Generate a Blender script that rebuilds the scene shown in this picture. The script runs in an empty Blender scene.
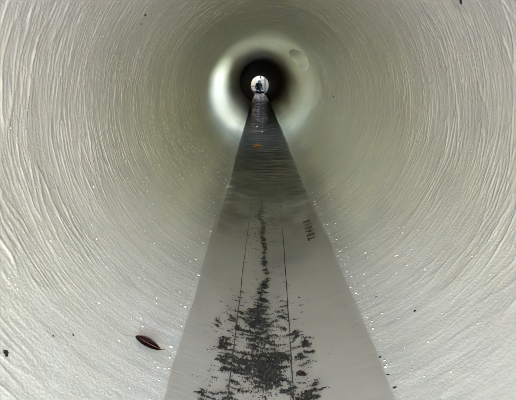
import bpy, bmesh, math, random
import numpy as np

random.seed(7)
rng = np.random.default_rng(11)
scene = bpy.context.scene
col = scene.collection
PI = math.pi
rad = math.radians

# ------------------------------------------------------------------ sizes (metres); the pipe axis is +Y, z = 0 on the axis
R = 0.60            # bore of the pipe
WATER = -0.535      # water level
Y0 = -2.10          # open mouth of the pipe, behind the camera
Y1 = 11.3           # end of the resin lining, bare concrete pipe beyond
Y2 = 27.2           # end of the concrete pipe at the far chamber
DROP = 0.42         # how far the concrete section falls
GZ = 0.76           # ground level over the pipe

# ------------------------------------------------------------------ camera
cam = bpy.data.cameras.new('camera')
cam.sensor_width = 36.0
cam.lens = 26.2
cam.clip_start = 0.02
cam.clip_end = 2000
co = bpy.data.objects.new('camera', cam)
col.objects.link(co)
co.location = (-0.049, 0.0, 0.18)
co.rotation_euler = (rad(90 - 18.3), 0, rad(0.15))
scene.camera = co

# ------------------------------------------------------------------ sky, sun, exposure
SUN_EL, SUN_AZ = rad(12), rad(62)      # the sun stands behind the camera, to the right
world = bpy.data.worlds.new('World')
scene.world = world
world.use_nodes = True
wn = world.node_tree
sky = wn.nodes.new('ShaderNodeTexSky')
sky.sky_type = 'NISHITA'
sky.sun_disc = False
sky.dust_density = 0.0
sky.ozone_density = 1.2
sky.sun_elevation = SUN_EL
sky.sun_rotation = PI - SUN_AZ
wn.nodes['Background'].inputs[1].default_value = 0.15
wn.links.new(sky.outputs[0], wn.nodes['Background'].inputs[0])

sl = bpy.data.lights.new('sun', 'SUN')
sl.energy = 0.5
sl.angle = rad(75)
sl.color = (1.0, 0.95, 0.87)
so = bpy.data.objects.new('sun', sl)
col.objects.link(so)
# light travels towards +Y and -X, down
so.rotation_euler = (PI / 2 - SUN_EL, 0, SUN_AZ)
so.location = (2, -8, 12)

scene.view_settings.view_transform = 'Standard'
scene.view_settings.look = 'None'
scene.view_settings.gamma = 1.0
scene.view_settings.use_curve_mapping = False
scene.view_settings.exposure = 6.1

cy = scene.cycles
cy.max_bounces = 12
cy.diffuse_bounces = 9
cy.glossy_bounces = 3
cy.transmission_bounces = 6
cy.transparent_max_bounces = 12
cy.caustics_reflective = False
cy.caustics_refractive = False
cy.sample_clamp_indirect = 3.0
cy.use_denoising = True
cy.use_adaptive_sampling = True
cy.adaptive_threshold = 0.03


# ------------------------------------------------------------------ helpers
def link(o, parent=None):
    col.objects.link(o)
    if parent is not None:
        o.parent = parent
    return o


def tag(o, label=None, cat=None, group=None, kind=None):
    if label: o['label'] = label
    if cat: o['category'] = cat
    if group: o['group'] = group
    if kind: o['kind'] = kind
    return o


def empty(name, loc=(0, 0, 0), rz=0.0):
    o = bpy.data.objects.new(name, None)
    o.location = loc
    o.rotation_euler = (0, 0, rz)
    o.empty_display_size = 0.1
    return link(o)


def mesh_obj(name, verts, faces, mat, parent=None, smooth=False):
    me = bpy.data.meshes.new(name)
    me.from_pydata([tuple(map(float, v)) for v in verts], [], [tuple(f) for f in faces])
    me.update()
    if mat: me.materials.append(mat)
    if smooth:
        me.polygons.foreach_set('use_smooth', [True] * len(me.polygons))
    return link(bpy.data.objects.new(name, me), parent)


def quads_obj(name, V, Q, mat, parent=None, smooth=True, uv=None):
    """V (n,3) array, Q (m,4) array: fast path for big grids"""
    me = bpy.data.meshes.new(name)
    me.vertices.add(len(V))
    me.vertices.foreach_set('co', np.ascontiguousarray(V, dtype=np.float32).ravel())
    me.loops.add(len(Q) * 4)
    me.loops.foreach_set('vertex_index', np.ascontiguousarray(Q, dtype=np.int32).ravel())
    me.polygons.add(len(Q))
    me.polygons.foreach_set('loop_start', np.arange(0, len(Q) * 4, 4, dtype=np.int32))
    me.polygons.foreach_set('use_smooth', np.full(len(Q), smooth, dtype=bool))
    me.update(calc_edges=True)
    if uv is not None:
        l = me.uv_layers.new(name='UVMap')
        l.data.foreach_set('uv', uv[Q.ravel()].astype(np.float32).ravel())
    me.validate()
    if mat: me.materials.append(mat)
    return link(bpy.data.objects.new(name, me), parent)


def bm_obj(name, bm, mat, parent=None, smooth=False):
    me = bpy.data.meshes.new(name)
    bm.to_mesh(me)
    bm.free()
    if mat: me.materials.append(mat)
    if smooth:
        me.polygons.foreach_set('use_smooth', [True] * len(me.polygons))
    return link(bpy.data.objects.new(name, me), parent)


def tube(bm, pts, r, n=10):
    from mathutils import Vector
    rings = []
    for i, p in enumerate(pts):
        p = Vector(p)
        a = Vector(pts[max(i - 1, 0)]); b = Vector(pts[min(i + 1, len(pts) - 1)])
        t = (b - a).normalized()
        up = Vector((0, 0, 1)) if abs(t.z) < 0.9 else Vector((1, 0, 0))
        u = t.cross(up).normalized(); v = t.cross(u)
        rings.append([bm.verts.new(p + r * (math.cos(2 * PI * k / n) * u + math.sin(2 * PI * k / n) * v)) for k in range(n)])
    for a, b in zip(rings, rings[1:]):
        for k in range(n):
            bm.faces.new((a[k], a[(k + 1) % n], b[(k + 1) % n], b[k]))
    bm.faces.new(rings[0]); bm.faces.new(rings[-1][::-1])


def box(bm, x0, x1, y0, y1, z0, z1):
    v = [bm.verts.new(p) for p in ((x0, y0, z0), (x1, y0, z0), (x1, y1, z0), (x0, y1, z0), (x0, y0, z1), (x1, y0, z1), (x1, y1, z1), (x0, y1, z1))]
    for f in ((3, 2, 1, 0), (4, 5, 6, 7), (0, 1, 5, 4), (1, 2, 6, 5), (2, 3, 7, 6), (3, 0, 4, 7)):
        bm.faces.new([v[i] for i in f])


# gradient noise on a hashed lattice
_perm = rng.random((512, 512)) * 2 * PI


def noise(x, y, seed=0):
    x = x + 17.31 * seed
    y = y + 41.77 * seed
    xi = np.floor(x).astype(int); yi = np.floor(y).astype(int)
    xf = x - xi; yf = y - yi
    u = xf * xf * xf * (xf * (xf * 6 - 15) + 10); v = yf * yf * yf * (yf * (yf * 6 - 15) + 10)
    def g(dx, dy):
        a = _perm[(xi + dx) % 512, (yi + dy) % 512]
        return np.cos(a) * (xf - dx) + np.sin(a) * (yf - dy)
    return ((g(0, 0) * (1 - u) + g(1, 0) * u) * (1 - v) + (g(0, 1) * (1 - u) + g(1, 1) * u) * v) * 1.5


def fbm(x, y, o=3, seed=0):
    s = 0; a = 1.0
    for i in range(o):
        s = s + a * noise(x * 2 ** i, y * 2 ** i, seed + i * 3)
        a *= 0.5
    return s


def sstep(a, b, x):
    t = np.clip((x - a) / (b - a), 0, 1)
    return t * t * (3 - 2 * t)


# ------------------------------------------------------------------ materials
def new_mat(name):
    m = bpy.data.materials.new(name)
    m.use_nodes = True
    nt = m.node_tree
    return m, nt, nt.nodes['Principled BSDF']


def N(nt, t, **kw):
    n = nt.nodes.new(t)
    for k, v in kw.items():
        setattr(n, k, v)
    return n


def plain(name, c, rough=0.6, var=0.25, scale=12.0, bump=0.0, metal=0.0):
    m, nt, p = new_mat(name)
    tc = N(nt, 'ShaderNodeTexCoord')
    nz = N(nt, 'ShaderNodeTexNoise')
    nz.inputs['Scale'].default_value = scale
    nz.inputs['Detail'].default_value = 6
    nt.links.new(tc.outputs['Object'], nz.inputs['Vector'])
    cr = N(nt, 'ShaderNodeValToRGB')
    cr.color_ramp.elements[0].position = 0.3
    cr.color_ramp.elements[1].position = 0.7
    cr.color_ramp.elements[0].color = tuple(max(0, x * (1 - var)) for x in c) + (1,)
    cr.color_ramp.elements[1].color = tuple(min(1, x * (1 + var)) for x in c) + (1,)
    nt.links.new(nz.outputs['Fac'], cr.inputs['Fac'])
    nt.links.new(cr.outputs['Color'], p.inputs['Base Color'])
    p.inputs['Roughness'].default_value = rough
    p.inputs['Metallic'].default_value = metal
    if bump:
        b = N(nt, 'ShaderNodeBump')
        b.inputs['Strength'].default_value = 1.0
        b.inputs['Distance'].default_value = bump
        nt.links.new(nz.outputs['Fac'], b.inputs['Height'])
        nt.links.new(b.outputs['Normal'], p.inputs['Normal'])
    return m


def liner_material():
    """colour follows four mesh attributes: streak (winding streaks), tint (clouding), stain (silt film on the invert, damp margin, painted dimming far in), relief"""
    m, nt, p = new_mat('resin_liner')
    L = nt.links.new
    def attr(n):
        x = N(nt, 'ShaderNodeAttribute'); x.attribute_name = n
        return x.outputs['Fac']
    c1 = N(nt, 'ShaderNodeValToRGB')
    e = c1.color_ramp.elements
    e[0].position, e[0].color = 0.0, (0.71, 0.655, 0.635, 1)
    e[1].position, e[1].color = 1.0, (0.86, 0.803, 0.79, 1)
    L(attr('streak'), c1.inputs['Fac'])
    c2 = N(nt, 'ShaderNodeValToRGB')
    e = c2.color_ramp.elements
    e[0].position, e[0].color = 0.0, (0.90, 0.91, 0.86, 1)
    e[1].position, e[1].color = 1.0, (1.0, 1.0, 1.0, 1)
    L(attr('tint'), c2.inputs['Fac'])
    mx = N(nt, 'ShaderNodeMix'); mx.data_type = 'RGBA'; mx.blend_type = 'MULTIPLY'
    mx.inputs['Factor'].default_value = 1.0
    L(c1.outputs['Color'], mx.inputs['A']); L(c2.outputs['Color'], mx.inputs['B'])
    # green cast of bounced light, painted into the lining colour with depth
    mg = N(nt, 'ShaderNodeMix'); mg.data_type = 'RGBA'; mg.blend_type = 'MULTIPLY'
    L(attr('bounce_tint'), mg.inputs['Factor']); L(mx.outputs['Result'], mg.inputs['A']); mg.inputs['B'].default_value = (0.985, 1.0, 0.83, 1)
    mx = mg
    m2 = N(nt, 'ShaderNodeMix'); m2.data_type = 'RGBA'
    L(attr('stain_dim'), m2.inputs['Factor']); L(mx.outputs['Result'], m2.inputs['A'])
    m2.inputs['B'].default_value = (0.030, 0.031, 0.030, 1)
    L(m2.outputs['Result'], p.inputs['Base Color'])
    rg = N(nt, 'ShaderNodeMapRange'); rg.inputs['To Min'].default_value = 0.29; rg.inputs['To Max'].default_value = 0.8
    L(attr('stain_dim'), rg.inputs['Value']); L(rg.outputs[0], p.inputs['Roughness'])
    p.inputs['IOR'].default_value = 1.55
    tc = N(nt, 'ShaderNodeTexCoord')
    fine = N(nt, 'ShaderNodeTexNoise'); fine.inputs['Scale'].default_value = 170.0; fine.inputs['Detail'].default_value = 1
    L(tc.outputs['Object'], fine.inputs['Vector'])
    b2 = N(nt, 'ShaderNodeBump'); b2.inputs['Distance'].default_value = 0.00065
    L(attr('relief'), b2.inputs['Strength'])
    L(fine.outputs['Fac'], b2.inputs['Height'])
    L(b2.outputs['Normal'], p.inputs['Normal'])
    return m


def water_material():
    m, nt, p = new_mat('water')
    nt.nodes.remove(p)
    L = nt.links.new
    out = nt.nodes['Material Output']
    tc = N(nt, 'ShaderNodeTexCoord')
    mp = N(nt, 'ShaderNodeMapping'); mp.inputs['Scale'].default_value = (3.0, 17.0, 1.0)
    L(tc.outputs['Object'], mp.inputs['Vector'])
    nz = N(nt, 'ShaderNodeTexNoise'); nz.inputs['Scale'].default_value = 1.0; nz.inputs['Detail'].default_value = 3
    nz.inputs['Distortion'].default_value = 0.4
    L(mp.outputs[0], nz.inputs['Vector'])
    sx = N(nt, 'ShaderNodeSeparateXYZ'); L(tc.outputs['Object'], sx.inputs[0])
    yy = N(nt, 'ShaderNodeMapRange'); yy.inputs['From Min'].default_value = 0.8; yy.inputs['From Max'].default_value = 3.0
    yy.inputs['To Min'].default_value = 0.06; yy.inputs['To Max'].default_value = 1.0
    L(sx.outputs['Y'], yy.inputs['Value'])
    h = N(nt, 'ShaderNodeMath', operation='MULTIPLY'); L(nz.outputs['Fac'], h.inputs[0]); L(yy.outputs[0], h.inputs[1])
    b = N(nt, 'ShaderNodeBump'); b.inputs['Strength'].default_value = 1.0; b.inputs['Distance'].default_value = 0.006
    L(h.outputs[0], b.inputs['Height'])
    # Schlick reflectance, the same from above and from below the surface
    ge = N(nt, 'ShaderNodeNewGeometry')
    dt = N(nt, 'ShaderNodeVectorMath', operation='DOT_PRODUCT'); L(ge.outputs['Incoming'], dt.inputs[0]); L(b.outputs[0], dt.inputs[1])
    ab = N(nt, 'ShaderNodeMath', operation='ABSOLUTE'); L(dt.outputs['Value'], ab.inputs[0])
    om = N(nt, 'ShaderNodeMath', operation='SUBTRACT'); om.inputs[0].default_value = 1.0; L(ab.outputs[0], om.inputs[1]); om.use_clamp = True
    pw = N(nt, 'ShaderNodeMath', operation='POWER'); L(om.outputs[0], pw.inputs[0]); pw.inputs[1].default_value = 5.0
    fr = N(nt, 'ShaderNodeMath', operation='MULTIPLY_ADD'); L(pw.outputs[0], fr.inputs[0]); fr.inputs[1].default_value = 0.98; fr.inputs[2].default_value = 0.02
    tr = N(nt, 'ShaderNodeBsdfTransparent'); tr.inputs['Color'].default_value = (0.91, 0.905, 0.89, 1)
    gl = N(nt, 'ShaderNodeBsdfGlossy'); gl.inputs['Roughness'].default_value = 0.03; L(b.outputs[0], gl.inputs['Normal'])
    ms = N(nt, 'ShaderNodeMixShader')
    L(fr.outputs[0], ms.inputs[0]); L(tr.outputs[0], ms.inputs[1]); L(gl.outputs[0], ms.inputs[2])
    L(ms.outputs[0], out.inputs['Surface'])
    return m


def drop_material():
    m, nt, p = new_mat('wet_resin_beads')
    p.inputs['Base Color'].default_value = (0.86, 0.86, 0.84, 1)
    p.inputs['Roughness'].default_value = 0.16
    p.inputs['IOR'].default_value = 1.9
    p.inputs['Coat Weight'].default_value = 1.0
    p.inputs['Coat Roughness'].default_value = 0.03
    p.inputs['Coat IOR'].default_value = 1.9
    return m


M_liner = liner_material()
M_water = water_material()
M_drop = drop_material()
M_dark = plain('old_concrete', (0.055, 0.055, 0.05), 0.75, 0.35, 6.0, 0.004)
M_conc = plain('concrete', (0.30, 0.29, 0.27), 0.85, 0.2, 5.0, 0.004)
M_inlet = plain('inlet_blend_tone', (0.33, 0.305, 0.235), 0.85, 0.3, 4.0, 0.004)  # even tone chosen so the added inlet blends with the lit lining
M_cream = plain('limewashed_wall', (0.26, 0.165, 0.095), 0.85, 0.15, 3.0, 0.004)
M_grass = plain('dry_soil', (0.24, 0.21, 0.17), 0.95, 0.45, 3.0, 0.03)
M_gravel = plain('pale_apron', (0.58, 0.56, 0.53), 0.95, 0.3, 30.0, 0.02)
def silt_material():
    m, nt, p = new_mat('black_silt')
    L = nt.links.new
    at = N(nt, 'ShaderNodeAttribute'); at.attribute_name = 'thick'
    cr = N(nt, 'ShaderNodeValToRGB')
    e = cr.color_ramp.elements
    e[0].position, e[0].color = 0.0, (0.30, 0.285, 0.25, 1)
    e[1].position, e[1].color = 0.75, (0.038, 0.036, 0.032, 1)
    k = e.new(0.3); k.color = (0.11, 0.103, 0.09, 1)
    L(at.outputs['Fac'], cr.inputs['Fac'])
    tc = N(nt, 'ShaderNodeTexCoord')
    nz = N(nt, 'ShaderNodeTexNoise'); nz.inputs['Scale'].default_value = 330.0; nz.inputs['Detail'].default_value = 2
    L(tc.outputs['Object'], nz.inputs['Vector'])
    gr = N(nt, 'ShaderNodeMapRange'); gr.inputs['From Min'].default_value = 0.60; gr.inputs['From Max'].default_value = 0.70
    L(nz.outputs['Fac'], gr.inputs['Value'])
    mx = N(nt, 'ShaderNodeMix'); mx.data_type = 'RGBA'
    L(gr.outputs[0], mx.inputs['Factor']); L(cr.outputs['Color'], mx.inputs['A']); mx.inputs['B'].default_value = (0.24, 0.23, 0.21, 1)
    L(mx.outputs['Result'], p.inputs['Base Color'])
    p.inputs['Roughness'].default_value = 0.85
    return m


M_silt = silt_material()
M_seam = plain('grimy_seam', (0.09, 0.083, 0.072), 0.7, 0.6, 30.0)
M_ink = plain('black_ink', (0.02, 0.02, 0.02), 0.6, 0.2, 40.0)
M_leaf = plain('dead_leaf', (0.075, 0.024, 0.022), 0.42, 0.45, 70.0, 0.001)
M_orange = plain('orange_leaf', (0.42, 0.20, 0.07), 0.55, 0.35, 60.0, 0.001)
M_speck = plain('dark_grit', (0.03, 0.027, 0.027), 0.6, 0.3, 80.0)
M_pale = plain('pale_scrap', (0.62, 0.58, 0.5), 0.3, 0.15, 60.0)
M_cloth = plain('dark_workwear', (0.008, 0.009, 0.012), 0.85, 0.3, 20.0)
M_skin = plain('skin', (0.45, 0.27, 0.2), 0.5, 0.1, 20.0)
M_white = plain('white_plastic', (0.8, 0.8, 0.78), 0.35, 0.04, 10.0)
M_steel = plain('dark_steel', (0.05, 0.045, 0.04), 0.5, 0.4, 25.0, 0.0, 0.6)


# ------------------------------------------------------------------ ground outside
def sheet(name, xs, ys, z, holes, mat):
    V = []; F = []
    for i in range(len(xs) - 1):
        for j in range(len(ys) - 1):
            a, b, c, d = xs[i], xs[i + 1], ys[j], ys[j + 1]
            if any(a >= h[0] - 1e-6 and b <= h[1] + 1e-6 and c >= h[2] - 1e-6 and d <= h[3] + 1e-6 for h in holes):
                continue
            k = len(V)
            V += [(a, c, z), (b, c, z), (b, d, z), (a, d, z)]
            F.append((k, k + 1, k + 2, k + 3))
    return mesh_obj(name, V, F, mat)


TH_A, TH_B = rad(114), rad(145)            # added side inlet opening in the pipe wall, angle from the invert
IY0, IY1 = 4.4, 5.9
RY0, RY1 = 3.0, 5.0                       # where the added gallery beside the pipe is open to the sky
GAL = 8.6                                # the added roofed gallery behind the inlet runs on to here
IX1 = 4.5
ix_lo = R * math.sin(TH_B)
FX, FY0, FY1 = 1.15, Y2, Y2 + 2.3          # far chamber: half width, front, back
HEAD = Y0 - 0.22
ground = sheet('ground', sorted([-400, -FX, ix_lo, FX, IX1, 400]), [HEAD, RY0, RY1, FY0 + 0.15, FY1, 500], GZ,
               [(ix_lo, IX1, RY0, RY1), (-FX, FX, FY0 + 0.15, FY1)], M_grass)
tag(ground, kind='structure')
apron = sheet('outfall_apron', [-400, 400], [-400, HEAD], -R - 0.02, [], M_gravel)
tag(apron, kind='structure')

# headwall with the round mouth of the pipe
hv = []; hf = []
n = 48
ring = [(R * math.sin(2 * PI * k / n), -R * math.cos(2 * PI * k / n)) for k in range(n)]
def to_rect(x, z, X=6.0, Zt=GZ + 0.25, Zb=-R - 0.3):
    s = min(X / abs(x) if abs(x) > 1e-9 else 1e9, (Zt / z) if z > 1e-9 else ((Zb / z) if z < -1e-9 else 1e9))
    return x * s, z * s
for yy in (HEAD, Y0):
    for (x, z) in ring: hv.append((x, yy, z))
    for (x, z) in ring:
        a, b = to_rect(x, z); hv.append((a, yy, b))
for k in range(n):
    q = (k + 1) % n
    hf += [(k, q, n + q, n + k), (2 * n + q, 2 * n + k, 3 * n + k, 3 * n + q), (k, 2 * n + k, 2 * n + q, q), (n + q, 3 * n + q, 3 * n + k, n + k)]
hw = mesh_obj('headwall', hv, hf, M_conc)
tag(hw, 'plain concrete headwall round the open pipe mouth behind the viewer', 'wall')

# ------------------------------------------------------------------ the lined pipe
NT = 400
ys = np.unique(np.concatenate([np.arange(Y0, 0.3, 0.02), np.arange(0.3, 2.5, 0.0025), np.arange(2.5, 5.0, 0.006),
                               np.arange(5.0, Y1, 0.014), [IY0, IY1, Y1]]).round(4))
ys = ys[np.concatenate([[True], np.diff(ys) > 0.0015])]
j0 = int(np.argmin(abs(ys - IY0))); j1 = int(np.argmin(abs(ys - IY1)))
th = np.linspace(0, 2 * PI, NT + 1)
TH, YY = np.meshgrid(th, ys)                       # rows along the pipe
arc = R * TH


def ridges(TH, YY):
    """wrinkles of the lining that run round the bore"""
    arc = R * TH
    warp = 0.020 * noise(arc * 2.2, YY * 2.5, 1) + 0.011 * noise(arc * 6.0, YY * 7.0, 2) + 0.004 * noise(arc * 15.0, YY * 14.0, 4)
    y = YY + warp + 0.03 * np.sin(TH + 0.6)
    n0 = 1 - np.abs(noise(arc * 2.3 - y * 2, y * 15.0, 17)) * 2.4
    n1 = 1 - np.abs(noise(arc * 4.2, y * 30.0, 3)) * 2.4
    n2 = 1 - np.abs(noise(arc * 7.5 + y * 3, y * 62.0, 5)) * 2.4
    n3 = 1 - np.abs(noise(arc * 11 - y * 4, y * 100.0, 21)) * 2.4
    g0 = sstep(0.0, 0.5, noise(arc * 1.6, y * 5.0, 19))
    g1 = sstep(-0.3, 0.35, noise(arc * 2.0, y * 7.0, 7))
    g2 = sstep(-0.2, 0.4, noise(arc * 3.0, y * 9.0, 9))
    c = lambda v: np.clip(v, 0, 1)
    return 0.0020 * c(n0) ** 10 * g0 + 0.0030 * c(n1) ** 8 * g1 + 0.0020 * c(n2) ** 5 * g2 + 0.0009 * c(n3) ** 3


def wall_relief(TH, YY):
    arc = R * TH
    low = np.minimum(TH, 2 * PI - TH)
    up = sstep(rad(38), rad(92), low)                               # 0 at the invert, 1 on the flanks and crown
    d = ridges(TH, YY) * (0.17 + 0.83 * up)
    # gentle out-of-round and orange peel
    d = d + 0.004 * noise(arc * 1.3, YY * 1.1, 11) + 0.0003 * noise(arc * 17, YY * 24, 13) + 0.0003 * noise(arc * 45, YY * 66, 15) + 0.0022 * noise(arc * 5, YY * 6, 16) * sstep(rad(45), rad(27), low)
    return d * sstep(rad(4), rad(26), low)


rr = R - wall_relief(TH, YY)
V = np.stack([rr * np.sin(TH), YY, -rr * np.cos(TH)], -1).reshape(-1, 3)
UV = np.stack([arc, YY], -1).reshape(-1, 2)
W = NT + 1
ii, jj = np.meshgrid(np.arange(NT), np.arange(len(ys) - 1))
ka = int(round(TH_A / (2 * PI) * NT)); kb = int(round(TH_B / (2 * PI) * NT))
ym_ = (ys[:-1] + ys[1:])[jj] / 2
keep = ~((((ii + 0.5 - (ka + kb) / 2) / ((kb - ka) / 2)) ** 2 + ((ym_ - (IY0 + IY1) / 2) / ((IY1 - IY0) / 2)) ** 2) < 1)   # oval cut for the added side inlet
ii = ii[keep]; jj = jj[keep]
Q = np.stack([jj * W + ii, (jj + 1) * W + ii, (jj + 1) * W + ii + 1, jj * W + ii + 1], -1)
pipe = empty('lined_pipe', (0, 0, -R))
tag(pipe, 'long round pipe with pale wrinkled resin lining, stretching away from the viewer', 'pipe')
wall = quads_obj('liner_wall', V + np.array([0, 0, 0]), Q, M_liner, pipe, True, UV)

def set_attr(o, name, arr):
    at = o.data.attributes.new(name, 'FLOAT', 'POINT')
    at.data.foreach_set('value', np.ascontiguousarray(arr, dtype=np.float32).ravel())


lowness = np.minimum(TH, 2 * PI - TH)
sarc = R * ((TH + PI) % (2 * PI) - PI)
wlow = sstep(rad(80), rad(45), lowness)


def seamless(f):
    return f(sarc) * wlow + f(arc + 40.0) * (1 - wlow)


set_attr(wall, 'streak', np.clip(0.42 + (1 - 0.8 * sstep(rad(29), rad(26.5), lowness)) * seamless(lambda q: 0.6 * fbm(q * 1.3 + 0.2 * YY, (YY + 0.012 * noise(q * 3, YY * 4, 61)) * 40, 3, 63)
                                                + 0.25 * noise(q * 5, YY * 120, 66)) + 150 * ridges(TH, YY) * sstep(rad(35), rad(90), lowness), 0, 1))
set_attr(wall, 'tint', np.clip(0.55 + seamless(lambda q: 0.6 * fbm(q * 2.0, YY * 2.0, 4, 67)), 0, 1))
set_attr(wall, 'bounce_tint', sstep(0, 1, (YY - 0.8 - 0.25 * fbm(arc * 1.5, YY * 1.2, 3, 79)) / 1.6))  # painted colour cast of bounced light, greener further in
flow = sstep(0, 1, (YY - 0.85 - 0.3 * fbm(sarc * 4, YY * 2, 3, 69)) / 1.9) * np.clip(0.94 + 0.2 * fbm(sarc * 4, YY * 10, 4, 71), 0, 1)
painted_falloff = 0.97 * np.clip((YY - 9.0 + 1.0 * np.sin(TH) - 0.7 * fbm(arc * 1.6, YY * 1.4, 4, 75)) / 3.2, 0, 1)  # shade of the dim far end painted into the lining, stronger on the right
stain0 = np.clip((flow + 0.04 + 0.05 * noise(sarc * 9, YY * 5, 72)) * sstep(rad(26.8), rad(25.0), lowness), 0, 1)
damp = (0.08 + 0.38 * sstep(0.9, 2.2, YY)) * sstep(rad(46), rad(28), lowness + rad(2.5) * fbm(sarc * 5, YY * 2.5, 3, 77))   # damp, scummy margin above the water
set_attr(wall, 'stain_dim', np.maximum(np.maximum(stain0, painted_falloff), damp))
set_attr(wall, 'relief', 0.08 + 0.92 * sstep(rad(25.5), rad(28.0), lowness))
wall.matrix_parent_inverse.translation = (0, 0, R)


def invert_z(x, off=0.0):
    return -np.sqrt((R - off) ** 2 - np.asarray(x) ** 2)


def under(o):
    """keep world coordinates under the pipe's empty"""
    o.matrix_parent_inverse.translation = (0, 0, R)
    return o


# two long seams in the lining under the water
def seam(ctrl, seed, w):
    cy_, cx_ = zip(*ctrl)
    yv = np.arange(cy_[0], cy_[-1], 0.015)
    xv = np.interp(yv, cy_, cx_) + 0.0016 * noise(yv * 9, yv * 0 + 0.3, seed)
    ww = w * (0.75 + 0.7 * np.clip(noise(yv * 14, yv * 0 + 7.7, seed) + 0.3, -0.5, 1))
    V = []
    for s, hgt in ((-1, 0.0006), (-0.5, 0.0022), (0.5, 0.0022), (1, 0.0006)):
        x = xv + s * ww
        V.append(np.stack([x, yv, invert_z(x, hgt)], -1))
    V = np.stack(V, 1).reshape(-1, 3)
    n = len(yv)
    j, i = np.meshgrid(np.arange(n - 1), np.arange(3), indexing='ij')
    Q = np.stack([j * 4 + i, (j + 1) * 4 + i, (j + 1) * 4 + i + 1, j * 4 + i + 1], -1).reshape(-1, 4)
    return under(quads_obj('seam', V, Q, M_seam, pipe))


seam([(0.45, -0.132), (0.75, -0.126), (1.5, -0.113), (2.1, -0.101), (3.1, -0.09)], 21, 0.0014)
seam([(0.45, 0.034), (0.75, 0.040), (1.5, 0.066), (2.1, 0.084), (3.1, 0.10)], 23, 0.0016)

# stencilled number on the lining, read from the near end to the far end: one printed character each
for k, ch in enumerate('TB4018'):
    cu = bpy.data.curves.new('stencil', 'FONT')
    cu.body = ch
    cu.size = 0.060
    cu.offset = 0.0016
    tmp = bpy.data.objects.new('stencil', cu)
    col.objects.link(tmp)
    bpy.context.view_layer.update()
    me = bpy.data.meshes.new_from_object(tmp.evaluated_get(bpy.context.evaluated_depsgraph_get()))
    bpy.data.objects.remove(tmp)
    bm = bmesh.new(); bm.from_mesh(me)
    bmesh.ops.remove_doubles(bm, verts=bm.verts, dist=1e-5)
    bmesh.ops.triangulate(bm, faces=bm.faces)
    mid = (min(v.co.x for v in bm.verts) + max(v.co.x for v in bm.verts)) / 2
    for v in bm.verts:
        X = 0.222 - v.co.y * 0.85; Yp = 1.655 + k * 0.0435 + (v.co.x - mid) * 0.95
        v.co = (X, Yp, float(invert_z(X, 0.0035)))
    bpy.data.meshes.remove(me)
    under(bm_obj('stencilled_character', bm, M_ink, pipe))['label'] = 'black stencilled character ' + ch

# ------------------------------------------------------------------ side inlet and gallery, added and shaped to cast daylight on the left wall
inlet = empty('added_side_inlet', (1.2, (IY0 + IY1) / 2, -R * math.cos(rad(58))))
tag(inlet, 'added oval daylight opening high in the right wall beside the far bright ring', 'inlet')
ib = inlet.location.copy()
arcp = [(1.003 * R * math.sin(t), -1.003 * R * math.cos(t)) for t in np.linspace(rad(58), th[kb], 16)]
zlo = arcp[0][1]
prof = arcp + [(arcp[-1][0], GZ), (IX1, GZ), (IX1, zlo)]
ya, yb = RY0, GAL
def iw(name, V, F):
    o = mesh_obj(name, [(x - ib.x, y - ib.y, z - ib.z) for x, y, z in V], F, M_inlet, inlet)
    return o
m_ = len(prof)
for y in (ya, yb):
    iw('end_wall', [(x, y, z) for x, z in prof], [tuple(range(m_))])
iw('back_wall', [(IX1, ya, zlo), (IX1, yb, zlo), (IX1, yb, GZ), (IX1, ya, GZ)], [(0, 1, 2, 3)])
iw('front_wall', [(arcp[-1][0], ya, arcp[-1][1]), (arcp[-1][0], yb, arcp[-1][1]), (arcp[-1][0], yb, GZ), (arcp[-1][0], ya, GZ)], [(0, 1, 2, 3)])
iw('floor', [(arcp[0][0], ya, zlo), (IX1, ya, zlo), (IX1, yb, zlo), (arcp[0][0], yb, zlo)], [(0, 1, 2, 3)])

# ------------------------------------------------------------------ bare concrete pipe beyond the lining
def drop(y):
    return -DROP * np.clip((np.asarray(y) - Y1) / (Y2 - Y1), 0, 1)


dark = empty('concrete_pipe', (0, Y1, -R))
tag(dark, 'dark bare concrete pipe section between the pale lining and the far chamber', 'pipe')
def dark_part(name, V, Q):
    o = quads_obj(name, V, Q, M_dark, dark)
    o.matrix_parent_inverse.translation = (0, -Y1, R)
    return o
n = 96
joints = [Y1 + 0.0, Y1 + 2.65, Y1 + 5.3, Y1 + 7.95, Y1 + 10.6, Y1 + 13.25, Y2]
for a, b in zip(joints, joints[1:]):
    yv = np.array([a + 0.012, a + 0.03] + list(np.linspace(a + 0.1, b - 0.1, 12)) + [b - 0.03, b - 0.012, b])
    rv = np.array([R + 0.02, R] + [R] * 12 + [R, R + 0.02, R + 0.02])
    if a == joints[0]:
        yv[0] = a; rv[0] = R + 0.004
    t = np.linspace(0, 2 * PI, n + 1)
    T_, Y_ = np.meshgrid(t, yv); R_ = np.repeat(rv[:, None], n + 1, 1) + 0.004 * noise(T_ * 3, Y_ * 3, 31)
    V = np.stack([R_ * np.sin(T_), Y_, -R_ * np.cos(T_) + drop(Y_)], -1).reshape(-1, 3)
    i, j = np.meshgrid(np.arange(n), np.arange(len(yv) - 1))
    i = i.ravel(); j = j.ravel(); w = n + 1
    dark_part('pipe_segment', V, np.stack([j * w + i, (j + 1) * w + i, (j + 1) * w + i + 1, j * w + i + 1], -1))

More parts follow.
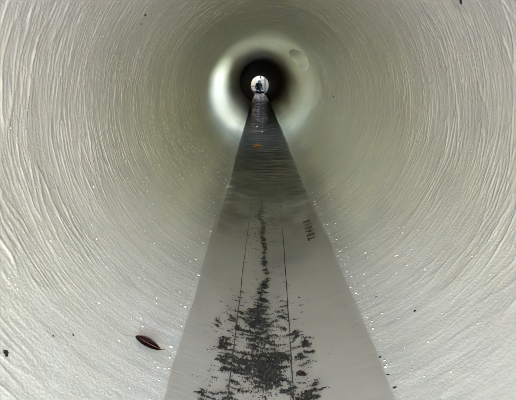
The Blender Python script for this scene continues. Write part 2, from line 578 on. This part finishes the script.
# low sill across the far mouth of the pipe
bm = bmesh.new()
zs = WATER - DROP + 0.13
hs = math.sqrt(R * R - (WATER + 0.13) ** 2)
pts = [(-hs * 0.995, zs), (hs * 0.995, zs)] + [(R * 0.998 * math.sin(t), -R * 0.998 * math.cos(t) - DROP) for t in np.linspace(math.asin(hs / R) * 0.98, -math.asin(hs / R) * 0.98, 12)]
A_ = [bm.verts.new((x, Y2 - 0.30, z)) for x, z in pts]; B_ = [bm.verts.new((x, Y2 - 0.12, z)) for x, z in pts]
bm.faces.new(A_); bm.faces.new(B_[::-1])
for k in range(len(pts)):
    q = (k + 1) % len(pts); bm.faces.new((A_[k], B_[k], B_[q], A_[q]))
bmesh.ops.recalc_face_normals(bm, faces=bm.faces)
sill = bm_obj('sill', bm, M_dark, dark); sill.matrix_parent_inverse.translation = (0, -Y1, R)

# ------------------------------------------------------------------ far chamber, open to the sky
ZF = -DROP - R - 0.75
far = empty('far_chamber', (0, (FY0 + FY1) / 2, ZF))
tag(far, 'sunlit pale chamber seen through the far end of the pipe', 'chamber')
fb = far.location.copy()
def fw(name, V, F, mat):
    return mesh_obj(name, [(x - fb.x, y - fb.y, z - fb.z) for x, y, z in V], F, mat, far)
fw('back_wall', [(-FX, FY1, ZF), (FX, FY1, ZF), (FX, FY1, GZ), (-FX, FY1, GZ)], [(0, 1, 2, 3)], M_cream)
fw('side_wall', [(-FX, FY0, ZF), (-FX, FY1, ZF), (-FX, FY1, GZ), (-FX, FY0, GZ)], [(0, 1, 2, 3)], M_cream)
fw('side_wall', [(FX, FY0, ZF), (FX, FY1, ZF), (FX, FY1, GZ), (FX, FY0, GZ)], [(0, 1, 2, 3)], M_cream)
fw('floor', [(-FX, FY0, ZF), (FX, FY0, ZF), (FX, FY1, ZF), (-FX, FY1, ZF)], [(0, 1, 2, 3)], M_conc)
# front wall with the round mouth
V = []; F = []
n = 48
for k in range(n):
    x, z = math.sin(2 * PI * k / n), -math.cos(2 * PI * k / n)
    V.append((x * (R + 0.02), FY0 + 0.001, z * (R + 0.02) - DROP))
for k in range(n):
    x, z = math.sin(2 * PI * k / n), -math.cos(2 * PI * k / n)
    s = min(FX / abs(x) if abs(x) > 1e-9 else 1e9, ((GZ + DROP) / z) if z > 1e-9 else (((ZF + DROP) / z) if z < -1e-9 else 1e9))
    V.append((x * s, FY0 + 0.001, z * s - DROP))
for k in range(n):
    q = (k + 1) % n
    F.append((k, q, n + q, n + k))
fw('front_wall', V, F, M_conc)
fw('roof_beam', [(-FX, FY0, GZ - 0.002), (FX, FY0, GZ - 0.002), (FX, FY0 + 0.15, GZ - 0.002), (-FX, FY0 + 0.15, GZ - 0.002)], [(0, 1, 2, 3)], M_conc)

# ------------------------------------------------------------------ water
yv = np.concatenate([np.arange(Y0, 1.6, 0.05), np.arange(1.6, 6.0, 0.012), np.arange(6.0, Y2, 0.03), [Y2]])
xv = np.linspace(-1, 1, 41)
XX, YW = np.meshgrid(xv, yv)
half = math.sqrt(R * R - WATER * WATER) + 0.03       # the edge runs into the wall
env = sstep(0.9, 3.0, YW) * (1 + 2.6 * sstep(7, 11, YW))
ripple = env * (0.0012 * noise(XX * 1.2 + 3, (YW + 0.05 * XX * XX) * 13.0, 41) + 0.0008 * noise(XX * 2.4, (YW + 0.05 * XX * XX) * 27, 43))
V = np.stack([XX * half, YW, WATER + drop(YW) + ripple], -1).reshape(-1, 3)
i, j = np.meshgrid(np.arange(40), np.arange(len(yv) - 1))
i = i.ravel(); j = j.ravel()
water = quads_obj('water', V, np.stack([j * 41 + i, j * 41 + i + 1, (j + 1) * 41 + i + 1, (j + 1) * 41 + i], -1), M_water)
tag(water, kind='structure')

# ------------------------------------------------------------------ black silt lying on the invert
xg = np.arange(-0.235, 0.175, 0.0013); yg = np.arange(0.35, 2.9, 0.0017)
XG, YG = np.meshgrid(xg, yg)
cx = -0.030 + 0.008 * np.sin(YG * 5)
dx = np.abs(XG - cx + 0.012 * noise(XG * 0, YG * 7, 50) + 0.010 * noise(XG * 9, YG * 9, 49))
wob = 0.035 * noise(XG * 16, YG * 12, 44) + 0.018 * noise(XG * 45, YG * 40, 45)
core = np.exp(-(np.abs(XG - cx - 0.5 * wob) / 0.072) ** 4) * sstep(0.74, 0.84, YG + wob) * (1 - sstep(1.02, 1.16, YG + 1.6 * wob))
trail = np.exp(-(dx / (0.012 + 0.016 * sstep(1.5, 1.12, YG))) ** 2) * sstep(1.0, 1.12, YG) * (1 - sstep(2.0, 2.7, YG))
tail = np.exp(-(dx / 0.045) ** 2) * (1 - sstep(0.8, 0.95, YG))
sideb = np.exp(-((dx - 0.105) / 0.055) ** 2) * (1 - sstep(1.0, 1.3, YG)) * sstep(0.5, 0.62, YG) * 0.50
thin = np.exp(-(dx / 0.10) ** 4) * sstep(1.0, 1.2, YG) * (1 - sstep(2.4, 2.9, YG)) * (0.19 + 0.16 * sstep(1.4, 2.2, YG))
patch = 0.8 + 0.9 * noise(XG * 13, YG * 11, 46)
dens = core * 0.50 * (0.7 + 0.4 * patch) + trail * 0.46 + tail * 0.22 + sideb * patch * 1.15 + thin * 1.1
wx = XG + 0.010 * noise(XG * 18, YG * 18, 51)
wy = YG + 0.012 * noise(XG * 14, YG * 14, 53)
streak = fbm(wx * 24 + 60 * np.abs(XG - cx) * 0.0, wy * 78 - 5 * np.abs(XG - cx), 4, 55)
grain = noise(XG * 190, YG * 170, 57)
height = dens - 0.50 + 0.50 * streak + 0.22 * grain + 0.20 * noise(XG * 420, YG * 400, 58)
hm = np.clip(height, -0.02, 0.6)
fineg = noise(XG * 240, YG * 210, 57) + 0.6 * noise(XG * 110, YG * 90, 48)
height2 = core * 0.50 * (0.7 + 0.4 * patch) + np.exp(-(dx / 0.05) ** 2) * (1 - sstep(0.85, 1.0, YG)) * 0.52 + sideb * 0.4 + thin * 0.8 + trail * 0.3 - 0.56 + 0.62 * fineg
height = np.maximum(height, height2)
hm = np.clip(height, -0.02, 0.6)
zg = invert_z(XG, 0.0) + 0.0012 + 0.006 * np.clip(hm, 0, 1) + 0.0022 * np.clip(grain, -0.5, 0.5) * (hm > 0) + 0.0012 * noise(XG * 300, YG * 300, 59) * (hm > 0)
V = np.stack([XG, YG, zg], -1).reshape(-1, 3)
w = len(xg)
i, j = np.meshgrid(np.arange(w - 1), np.arange(len(yg) - 1))
ok = (height[:-1, :-1] > 0) & (height[1:, :-1] > 0) & (height[:-1, 1:] > 0) & (height[1:, 1:] > 0)
i = i[ok]; j = j[ok]
Q = np.stack([j * w + i, j * w + i + 1, (j + 1) * w + i + 1, (j + 1) * w + i], -1)
used, inv = np.unique(Q, return_inverse=True)
silt = quads_obj('silt', V[used], inv.reshape(-1, 4), M_silt)
set_attr(silt, 'thick', np.clip(height.ravel()[used] / 0.32 + 0.25 * grain.ravel()[used], 0, 1))
tag(silt, 'black silt streaked across the pipe bottom under the shallow water', 'silt', kind='stuff')


# ------------------------------------------------------------------ loose things
def wall_r(theta, y):
    return R - float(wall_relief(np.array([[theta]]), np.array([[y]]))[0, 0])


def wall_frame(theta, y, off=0.0):
    """position on the lining and tangents (along circumference, along pipe, inward normal)"""
    r = wall_r(theta, y) - off
    p = np.array([r * math.sin(theta), y, -r * math.cos(theta)])
    t = np.array([math.cos(theta), 0, math.sin(theta)])
    nn = np.array([-math.sin(theta), 0, math.cos(theta)])
    return p, t, np.array([0, 1.0, 0]), nn


# clear beads of resin and water on the lower walls
def beads():
    t = (1 + 5 ** 0.5) / 2
    bm = bmesh.new(); bmesh.ops.create_icosphere(bm, subdivisions=1, radius=1.0)
    bv = np.array([v.co[:] for v in bm.verts]); bf = np.array([[v.index for v in f.verts] for f in bm.faces]); bm.free()
    P = []
    n = 2400
    for k in range(n):
        side = rng.choice((-1, 1))
        u = rng.random()
        a = rad(30) + abs(rng.normal(0, 1)) * rad(30) if u < 0.6 else rad(28) + rng.random() ** 2 * rad(130)
        if u > 0.84: a = rad(27.3) + abs(rng.normal(0, 1)) * rad(1.8)
        if a > rad(170): continue
        y = 0.15 + 4.2 * rng.random() ** 1.5
        size = 0.0008 + 0.0030 * rng.random() ** 3.5
        if y < 0.75: size *= 0.75
        if u > 0.84: size *= 1.4
        P.append((side * a if side > 0 else 2 * PI - a, y, size))
    P = np.array(P)
    Rl = R - wall_relief(P[:, 0][None], P[:, 1][None])[0]
    th_ = P[:, 0]
    pos = np.stack([Rl * np.sin(th_), P[:, 1], -Rl * np.cos(th_)], -1)
    tt = np.stack([np.cos(th_), 0 * th_, np.sin(th_)], -1); nn = np.stack([-np.sin(th_), 0 * th_, np.cos(th_)], -1)
    ax = np.array([0, 1.0, 0])
    ex = rng.uniform(0.7, 1.8, len(P)); ey = rng.uniform(0.7, 1.4, len(P))
    V = pos[:, None, :] + P[:, 2][:, None, None] * ((bv[None, :, 0:1] * ex[:, None, None]) * tt[:, None, :] + bv[None, :, 1:2] * ey[:, None, None] * ax + 0.5 * bv[None, :, 2:3] * nn[:, None, :])
    F = (bf[None] + (np.arange(len(P)) * len(bv))[:, None, None]).reshape(-1, 3)
    me = bpy.data.meshes.new('resin_beads')
    me.from_pydata(V.reshape(-1, 3).tolist(), [], F.tolist())
    me.polygons.foreach_set('use_smooth', [True] * len(me.polygons))
    me.materials.append(M_drop)
    return link(bpy.data.objects.new('resin_beads', me))


tag(beads(), 'tiny glinting beads scattered over the lower pipe walls', 'beads', kind='stuff')


def leaf_mesh(L, Wd, curl=0.12, teeth=0.0, seed=1, stem=0.18):
    """a real leaf blade: pointed outline, fold along the midrib, upturned rim, small thickness; lies in x (length) / y"""
    rr_ = random.Random(seed)
    bm = bmesh.new()
    nu, nv = 22, 8
    rows = []
    for i in range(nu + 1):
        u = i / nu
        hw_ = Wd / 2 * (math.sin(PI * u ** 0.85) ** 0.85) * (1 + teeth * (rr_.random() - 0.5)) + 0.0004
        row = []
        for j in range(nv + 1):
            v = j / nv * 2 - 1
            z = curl * Wd * (abs(v) ** 1.5) * math.sin(PI * u) + 0.06 * L * (u - 0.5) ** 2 + 0.0006 * rr_.uniform(-1, 1)
            row.append(bm.verts.new(((u - 0.5) * L, v * hw_, z)))
        rows.append(row)
    for a, b in zip(rows, rows[1:]):
        for j in range(nv):
            bm.faces.new((a[j], b[j], b[j + 1], a[j + 1]))
    bmesh.ops.solidify(bm, geom=bm.faces[:], thickness=0.0006)
    return bm


def place(o, p, ex, nn):
    from mathutils import Matrix, Vector
    nn = Vector(nn).normalized(); ex = Vector(ex); ex = (ex - nn * ex.dot(nn)).normalized(); ey = nn.cross(ex)
    m = Matrix.Identity(4)
    for r in range(3):
        m[r][0], m[r][1], m[r][2], m[r][3] = ex[r], ey[r], nn[r], p[r]
    o.matrix_world = m


def leaf(name, L, Wd, mat, p, ex, nn, label, seed, curl=0.12, teeth=0.0, stem=0.10):
    e = empty(name)
    bl = bm_obj('blade', leaf_mesh(L, Wd, curl, teeth, seed), mat, e, True)
    sb = bmesh.new()
    tube(sb, [(-0.46 * L, 0, 0.001), (0, 0, 0.0012), (0.5 * L, 0, 0.0018 + 0.015 * L), (0.5 * L + stem * L * 0.6, 0.02 * L, 0.004 + 0.01 * L), (0.5 * L + stem * L, 0.06 * L, 0.002 + 0.02 * L)], 0.0006 + 0.004 * L, 6)
    bm_obj('stem', sb, mat, e, True)
    place(e, p, ex, nn)
    tag(e, label, 'leaf')
    return e


from mathutils import Vector
CAMV = Vector(co.location)
bpy.context.view_layer.update()
CM = co.matrix_world.copy()


def ray(px, py):
    """direction through a point of the photograph (516 x 400), used once to find where a loose thing lies on the wall or floor"""
    f = 26.2 / 36 * 516
    return (CM.to_3x3() @ Vector(((px - 258) / f, -(py - 200) / f, -1))).normalized()


def on_wall(px, py):
    d = ray(px, py)
    a = d.x ** 2 + d.z ** 2; b = 2 * (CAMV.x * d.x + CAMV.z * d.z); c = CAMV.x ** 2 + CAMV.z ** 2 - R * R
    t = (-b + math.sqrt(b * b - 4 * a * c)) / (2 * a)
    p = CAMV + d * t
    return math.atan2(p.x, -p.z), p.y


def on_water(px, py):
    d = ray(px, py)
    return CAMV + d * ((WATER - CAMV.z) / d.z)


ta, ya_ = on_wall(147, 345)
p, t, a, nn = wall_frame(ta, ya_, 0.006)
p0 = np.array([math.sin(on_wall(134, 338)[0]) * R, on_wall(134, 338)[1], -math.cos(on_wall(134, 338)[0]) * R])
p1 = np.array([math.sin(on_wall(160, 352)[0]) * R, on_wall(160, 352)[1], -math.cos(on_wall(160, 352)[0]) * R])
LL = float(np.linalg.norm(p1 - p0))
leaf('dead_leaf', LL, LL * 0.42, M_leaf, p, p1 - p0, nn, 'dark purple brown dead leaf lying on the lower left pipe wall', 3)
w_ = on_water(258, 147)
leaf('floating_leaf', 0.11, 0.07, M_orange, (w_.x, w_.y, WATER + 0.006), (1, 0.1, 0), (0, -0.35, 1), 'curled orange leaf floating on the dark water far along the pipe', 5, 0.3, 0.25)
w_ = on_water(303, 363)
leaf('sunken_leaf', 0.030, 0.020, M_leaf, (w_.x - 0.0, w_.y + 0.02, float(invert_z(w_.x, 0.006))), (1, -0.3, 0), (0, 0, 1), 'small maroon leaf scrap on the silt beside the right seam', 6, 0.15, 0.5, 0.05)


def crumb(name, size, mat, p, nn, label, cat, group, seed, flat=0.45, ratio=1.6, ang=0.0):
    rr_ = random.Random(seed)
    bm = bmesh.new(); bmesh.ops.create_icosphere(bm, subdivisions=2, radius=size / 2)
    for v in bm.verts:
        k = 1 + rr_.uniform(-0.28, 0.28)
        v.co = Vector((v.co.x * ratio * k, v.co.y * k, v.co.z * flat * k))
    o = bm_obj(name, bm, mat, None, False)
    nv = Vector(nn); ex = nv.cross(Vector((0, 1, 0))) * math.cos(ang) + Vector((0, 1, 0)) * math.sin(ang)
    place(o, p, ex, nn)
    tag(o, label, cat, group)
    return o


grit = [(5, 353, 0.010, 'largest dark grit flake, at the left edge of the lower left wall', 0.4),
        (415, 311, 0.006, 'dark grit flake on the lower right wall, higher one of the pair', 0.0),
        (376, 297, 0.0045, 'small dark grit flake on the lower right wall, lower one of the pair', 0.0),
        (395, 388, 0.006, 'dark grit flake at the right water edge, nearest of all', 0.0),
        (388, 375, 0.005, 'dark grit flake at the right water edge, second nearest', 0.6),
        (380, 357, 0.005, 'dark grit flake at the right water edge, farthest of the three', 0.2),
        (462, 1, 0.009, 'dark grit flake high on the right wall at the picture top', 0.9),
        (334, 97, 0.018, 'lone dark grit flake on the far right wall, level with the far opening', 0.3),
        (145, 15, 0.010, 'longer dark grit flake on the upper left wall', 1.2),
        (141, 24, 0.007, 'small dark grit flake just below a longer one, upper left wall', 1.2),
        (197, 300, 0.007, 'dark grit flake at the left water edge', 0.7),
        (53, 336, 0.005, 'dark grit flake left of the dead leaf on the lower left wall', 0.2),
        (73, 335, 0.004, 'smaller dark grit flake between another flake and the dead leaf', 0.2)]
for k, (px, py, s, lab, an) in enumerate(grit):
    t_, y_ = on_wall(px, py)
    p, t, a, nn = wall_frame(t_, y_, 0.0005)
    crumb('grit_flake', s, M_speck, p, nn, lab, 'grit', 'dark grit flakes on the pipe wall', 60 + k, ang=an)

scraps = [(340, 251, 0.010, 'pale scrap stuck at the right water edge just nearer than the stencilled number'),
          (232, 170, 0.016, 'pale scrap at the left water edge, nearer than the orange leaf'),
          (288, 142, 0.020, 'pale scrap at the right water edge, level with the orange leaf'),
          (297, 157, 0.014, 'pale scrap at the right water edge, just nearer than the orange leaf'),
          (388, 332, 0.006, 'pale scrap above the right water edge, nearest the viewer')]
for k, (px, py, s, lab) in enumerate(scraps):
    t_, y_ = on_wall(px, py)
    p, t, a, nn = wall_frame(t_, y_, -0.001)
    crumb('pale_scrap', s, M_pale, p, nn, lab, 'scrap', 'pale scraps caught along the water edges', 90 + k, ang=0.5 * k)
floats = [(262, 131.5, 0.020, 'pale scrap in the stream just beyond the orange leaf'),
          (257, 126.5, 0.018, 'pale scrap in the stream, second beyond the orange leaf'),
          (256, 112, 0.028, 'pale scrap in the dark stream, third beyond the orange leaf'),
          (256, 101, 0.04, 'farthest pale scrap in the dark stream')]
for k, (px, py, s, lab) in enumerate(floats):
    w_ = on_water(px, py)
    crumb('stream_scrap', s, M_pale, (w_.x, w_.y, WATER + float(drop(w_.y)) + 0.004), (0, 0, 1), lab, 'scrap', 'pale scraps lying in the stream', 120 + k)

# the pale scrap on the silt
w_ = on_water(268, 337)
crumb('silt_scrap', 0.016, M_pale, (w_.x, w_.y + 0.03, float(invert_z(w_.x, 0.009))), (0, 0, 1), 'small pale scrap in the middle of the black silt', 'scrap', None, 140, 0.3, 0.8)

# ------------------------------------------------------------------ worker standing in the far chamber
def person(loc):
    e = empty('person', loc, 0.55)
    J = {'pelvis': (0, 0, 0.95, 0.15, 0.12), 'waist': (0, 0, 1.10, 0.145, 0.11), 'chest': (0, 0, 1.32, 0.175, 0.125), 'collar': (0, 0, 1.45, 0.13, 0.09),
         'neck': (0, 0, 1.52, 0.058, 0.058), 'head': (0, -0.01, 1.62, 0.085, 0.10), 'crown': (0, 0, 1.71, 0.07, 0.085)}
    E = [('pelvis', 'waist'), ('waist', 'chest'), ('chest', 'collar'), ('collar', 'neck'), ('neck', 'head'), ('head', 'crown')]
    for s, n_ in ((-1, 'l'), (1, 'r')):
        J['hip' + n_] = (s * 0.10, 0, 0.88, 0.095, 0.10); J['knee' + n_] = (s * 0.12, -0.03, 0.49, 0.065, 0.068)
        J['ankle' + n_] = (s * 0.13, 0.01, 0.09, 0.045, 0.05); J['toe' + n_] = (s * 0.145, -0.15, 0.04, 0.045, 0.035)
        E += [('pelvis', 'hip' + n_), ('hip' + n_, 'knee' + n_), ('knee' + n_, 'ankle' + n_), ('ankle' + n_, 'toe' + n_)]
        J['sh' + n_] = (s * 0.20, 0, 1.42, 0.065, 0.065)
        J['el' + n_] = (s * 0.25, -0.02, 1.14, 0.05, 0.05)
        J['wr' + n_] = (s * 0.20, -0.20, 0.98, 0.036, 0.034)
        J['ha' + n_] = (s * 0.18, -0.28, 0.96, 0.04, 0.022)
        E += [('collar', 'sh' + n_), ('sh' + n_, 'el' + n_), ('el' + n_, 'wr' + n_), ('wr' + n_, 'ha' + n_)]
        for f, (fx, fl) in enumerate(((-0.03, 0.075), (-0.01, 0.09), (0.01, 0.085), (0.03, 0.065))):
            a_ = 'f%d%s' % (f, n_); b_ = 'g%d%s' % (f, n_)
            J[a_] = (s * 0.18 + fx, -0.33, 0.95, 0.009, 0.009); J[b_] = (s * 0.18 + fx, -0.33 - fl * 0.5, 0.95 - fl * 0.5, 0.008, 0.008)
            E += [('ha' + n_, a_), (a_, b_)]
        J['th' + n_] = (s * 0.18 - s * 0.055, -0.29, 0.95, 0.01, 0.01); E.append(('ha' + n_, 'th' + n_))
    names = list(J)
    me = bpy.data.meshes.new('body')
    me.from_pydata([J[k][:3] for k in names], [(names.index(a), names.index(b)) for a, b in E], [])
    o = bpy.data.objects.new('body', me)
    link(o, e)
    sk = o.modifiers.new('Skin', 'SKIN'); sk.use_smooth_shade = True
    for k, v in enumerate(me.skin_vertices[0].data if me.skin_vertices else []):
        pass
    if not me.skin_vertices:
        bm = bmesh.new(); bm.from_mesh(me); bm.verts.layers.skin.verify(); bm.to_mesh(me); bm.free()
    for k, v in enumerate(me.skin_vertices[0].data):
        v.radius = J[names[k]][3:5]; v.use_root = names[k] == 'pelvis'
    sub = o.modifiers.new('Subdivision', 'SUBSURF'); sub.levels = 1; sub.render_levels = 1
    bpy.context.view_layer.update()
    m2 = bpy.data.meshes.new_from_object(o.evaluated_get(bpy.context.evaluated_depsgraph_get()))
    o.modifiers.clear(); o.data = m2; bpy.data.meshes.remove(me); m2.name = 'body'
    m2.materials.clear(); m2.materials.append(M_cloth); m2.materials.append(M_skin)
    for pl in m2.polygons:
        pl.use_smooth = True
        c = pl.center
        if c.z > 1.50 or (c.y < -0.22 and 0.85 < c.z < 1.02):
            pl.material_index = 1
    # hard hat: dome with a brim
    bm = bmesh.new()
    prof_ = [(0.001, 0.135), (0.05, 0.128), (0.09, 0.10), (0.115, 0.055), (0.12, 0.01), (0.15, 0.0), (0.152, -0.006), (0.118, -0.004)]
    rings = [[bm.verts.new((r_ * math.cos(2 * PI * k / 20), r_ * math.sin(2 * PI * k / 20) * 1.12 - (0.02 if r_ > 0.13 else 0), z_)) for k in range(20)] for r_, z_ in prof_]
    for A, B in zip(rings, rings[1:]):
        for k in range(20):
            bm.faces.new((A[k], A[(k + 1) % 20], B[(k + 1) % 20], B[k]))
    hh = bm_obj('hard_hat', bm, M_white, e, True); hh.location = (0, -0.01, 1.665)
    # nose and ears, jacket
    bm = bmesh.new()
    for (x_, y_, z_, sx_, sy_, sz_) in ((0, -0.115, 1.615, 0.014, 0.022, 0.024),):
        r0 = bmesh.ops.create_icosphere(bm, subdivisions=2, radius=1.0)
        for v in r0['verts']: v.co = Vector((v.co.x * sx_ + x_, v.co.y * sy_ + y_, v.co.z * sz_ + z_))
    bm_obj('nose', bm, M_skin, e, True)
    tag(e, 'person in dark workwear and white hard hat standing in the far chamber', 'person')
    return e


person((-0.07, Y2 + 0.45, ZF))

# steel ladder leaning on the right of the worker
lad = empty('ladder', (0.22, Y2 + 1.75, ZF))
LT = GZ + 0.5 - ZF
for x in (-0.17, 0.17):
    bm = bmesh.new(); tube(bm, [(x, -0.05, 0), (x, 0.28, LT)], 0.045, 8); bm_obj('rail', bm, M_steel, lad, True)
k = 0.25
while k < LT - 0.2:
    bm = bmesh.new(); yy_ = -0.05 + 0.33 * k / LT; tube(bm, [(-0.17, yy_, k), (0.17, yy_, k)], 0.012, 8); bm_obj('rung', bm, M_steel, lad, True)
    k += 0.28
tag(lad, 'dark steel ladder standing behind the person in the far chamber', 'ladder')

# cross pipe on the left of the chamber
rod = empty('wall_pipe', (-FX, Y2 + 1.9, -DROP - 0.12))
bm = bmesh.new(); tube(bm, [(0, 0, 0), (0.95, 0, 0)], 0.035, 10); bm_obj('tube', bm, M_steel, rod, True)
bm = bmesh.new(); tube(bm, [(0.002, 0, 0), (0.02, 0, 0)], 0.08, 12); bm_obj('flange', bm, M_steel, rod, True)
bm = bmesh.new(); tube(bm, [(0.93, 0, 0), (0.99, 0, 0)], 0.05, 12); bm_obj('end_cap', bm, M_steel, rod, True)
tag(rod, 'thin dark pipe running level out of the left wall of the far chamber', 'pipe')
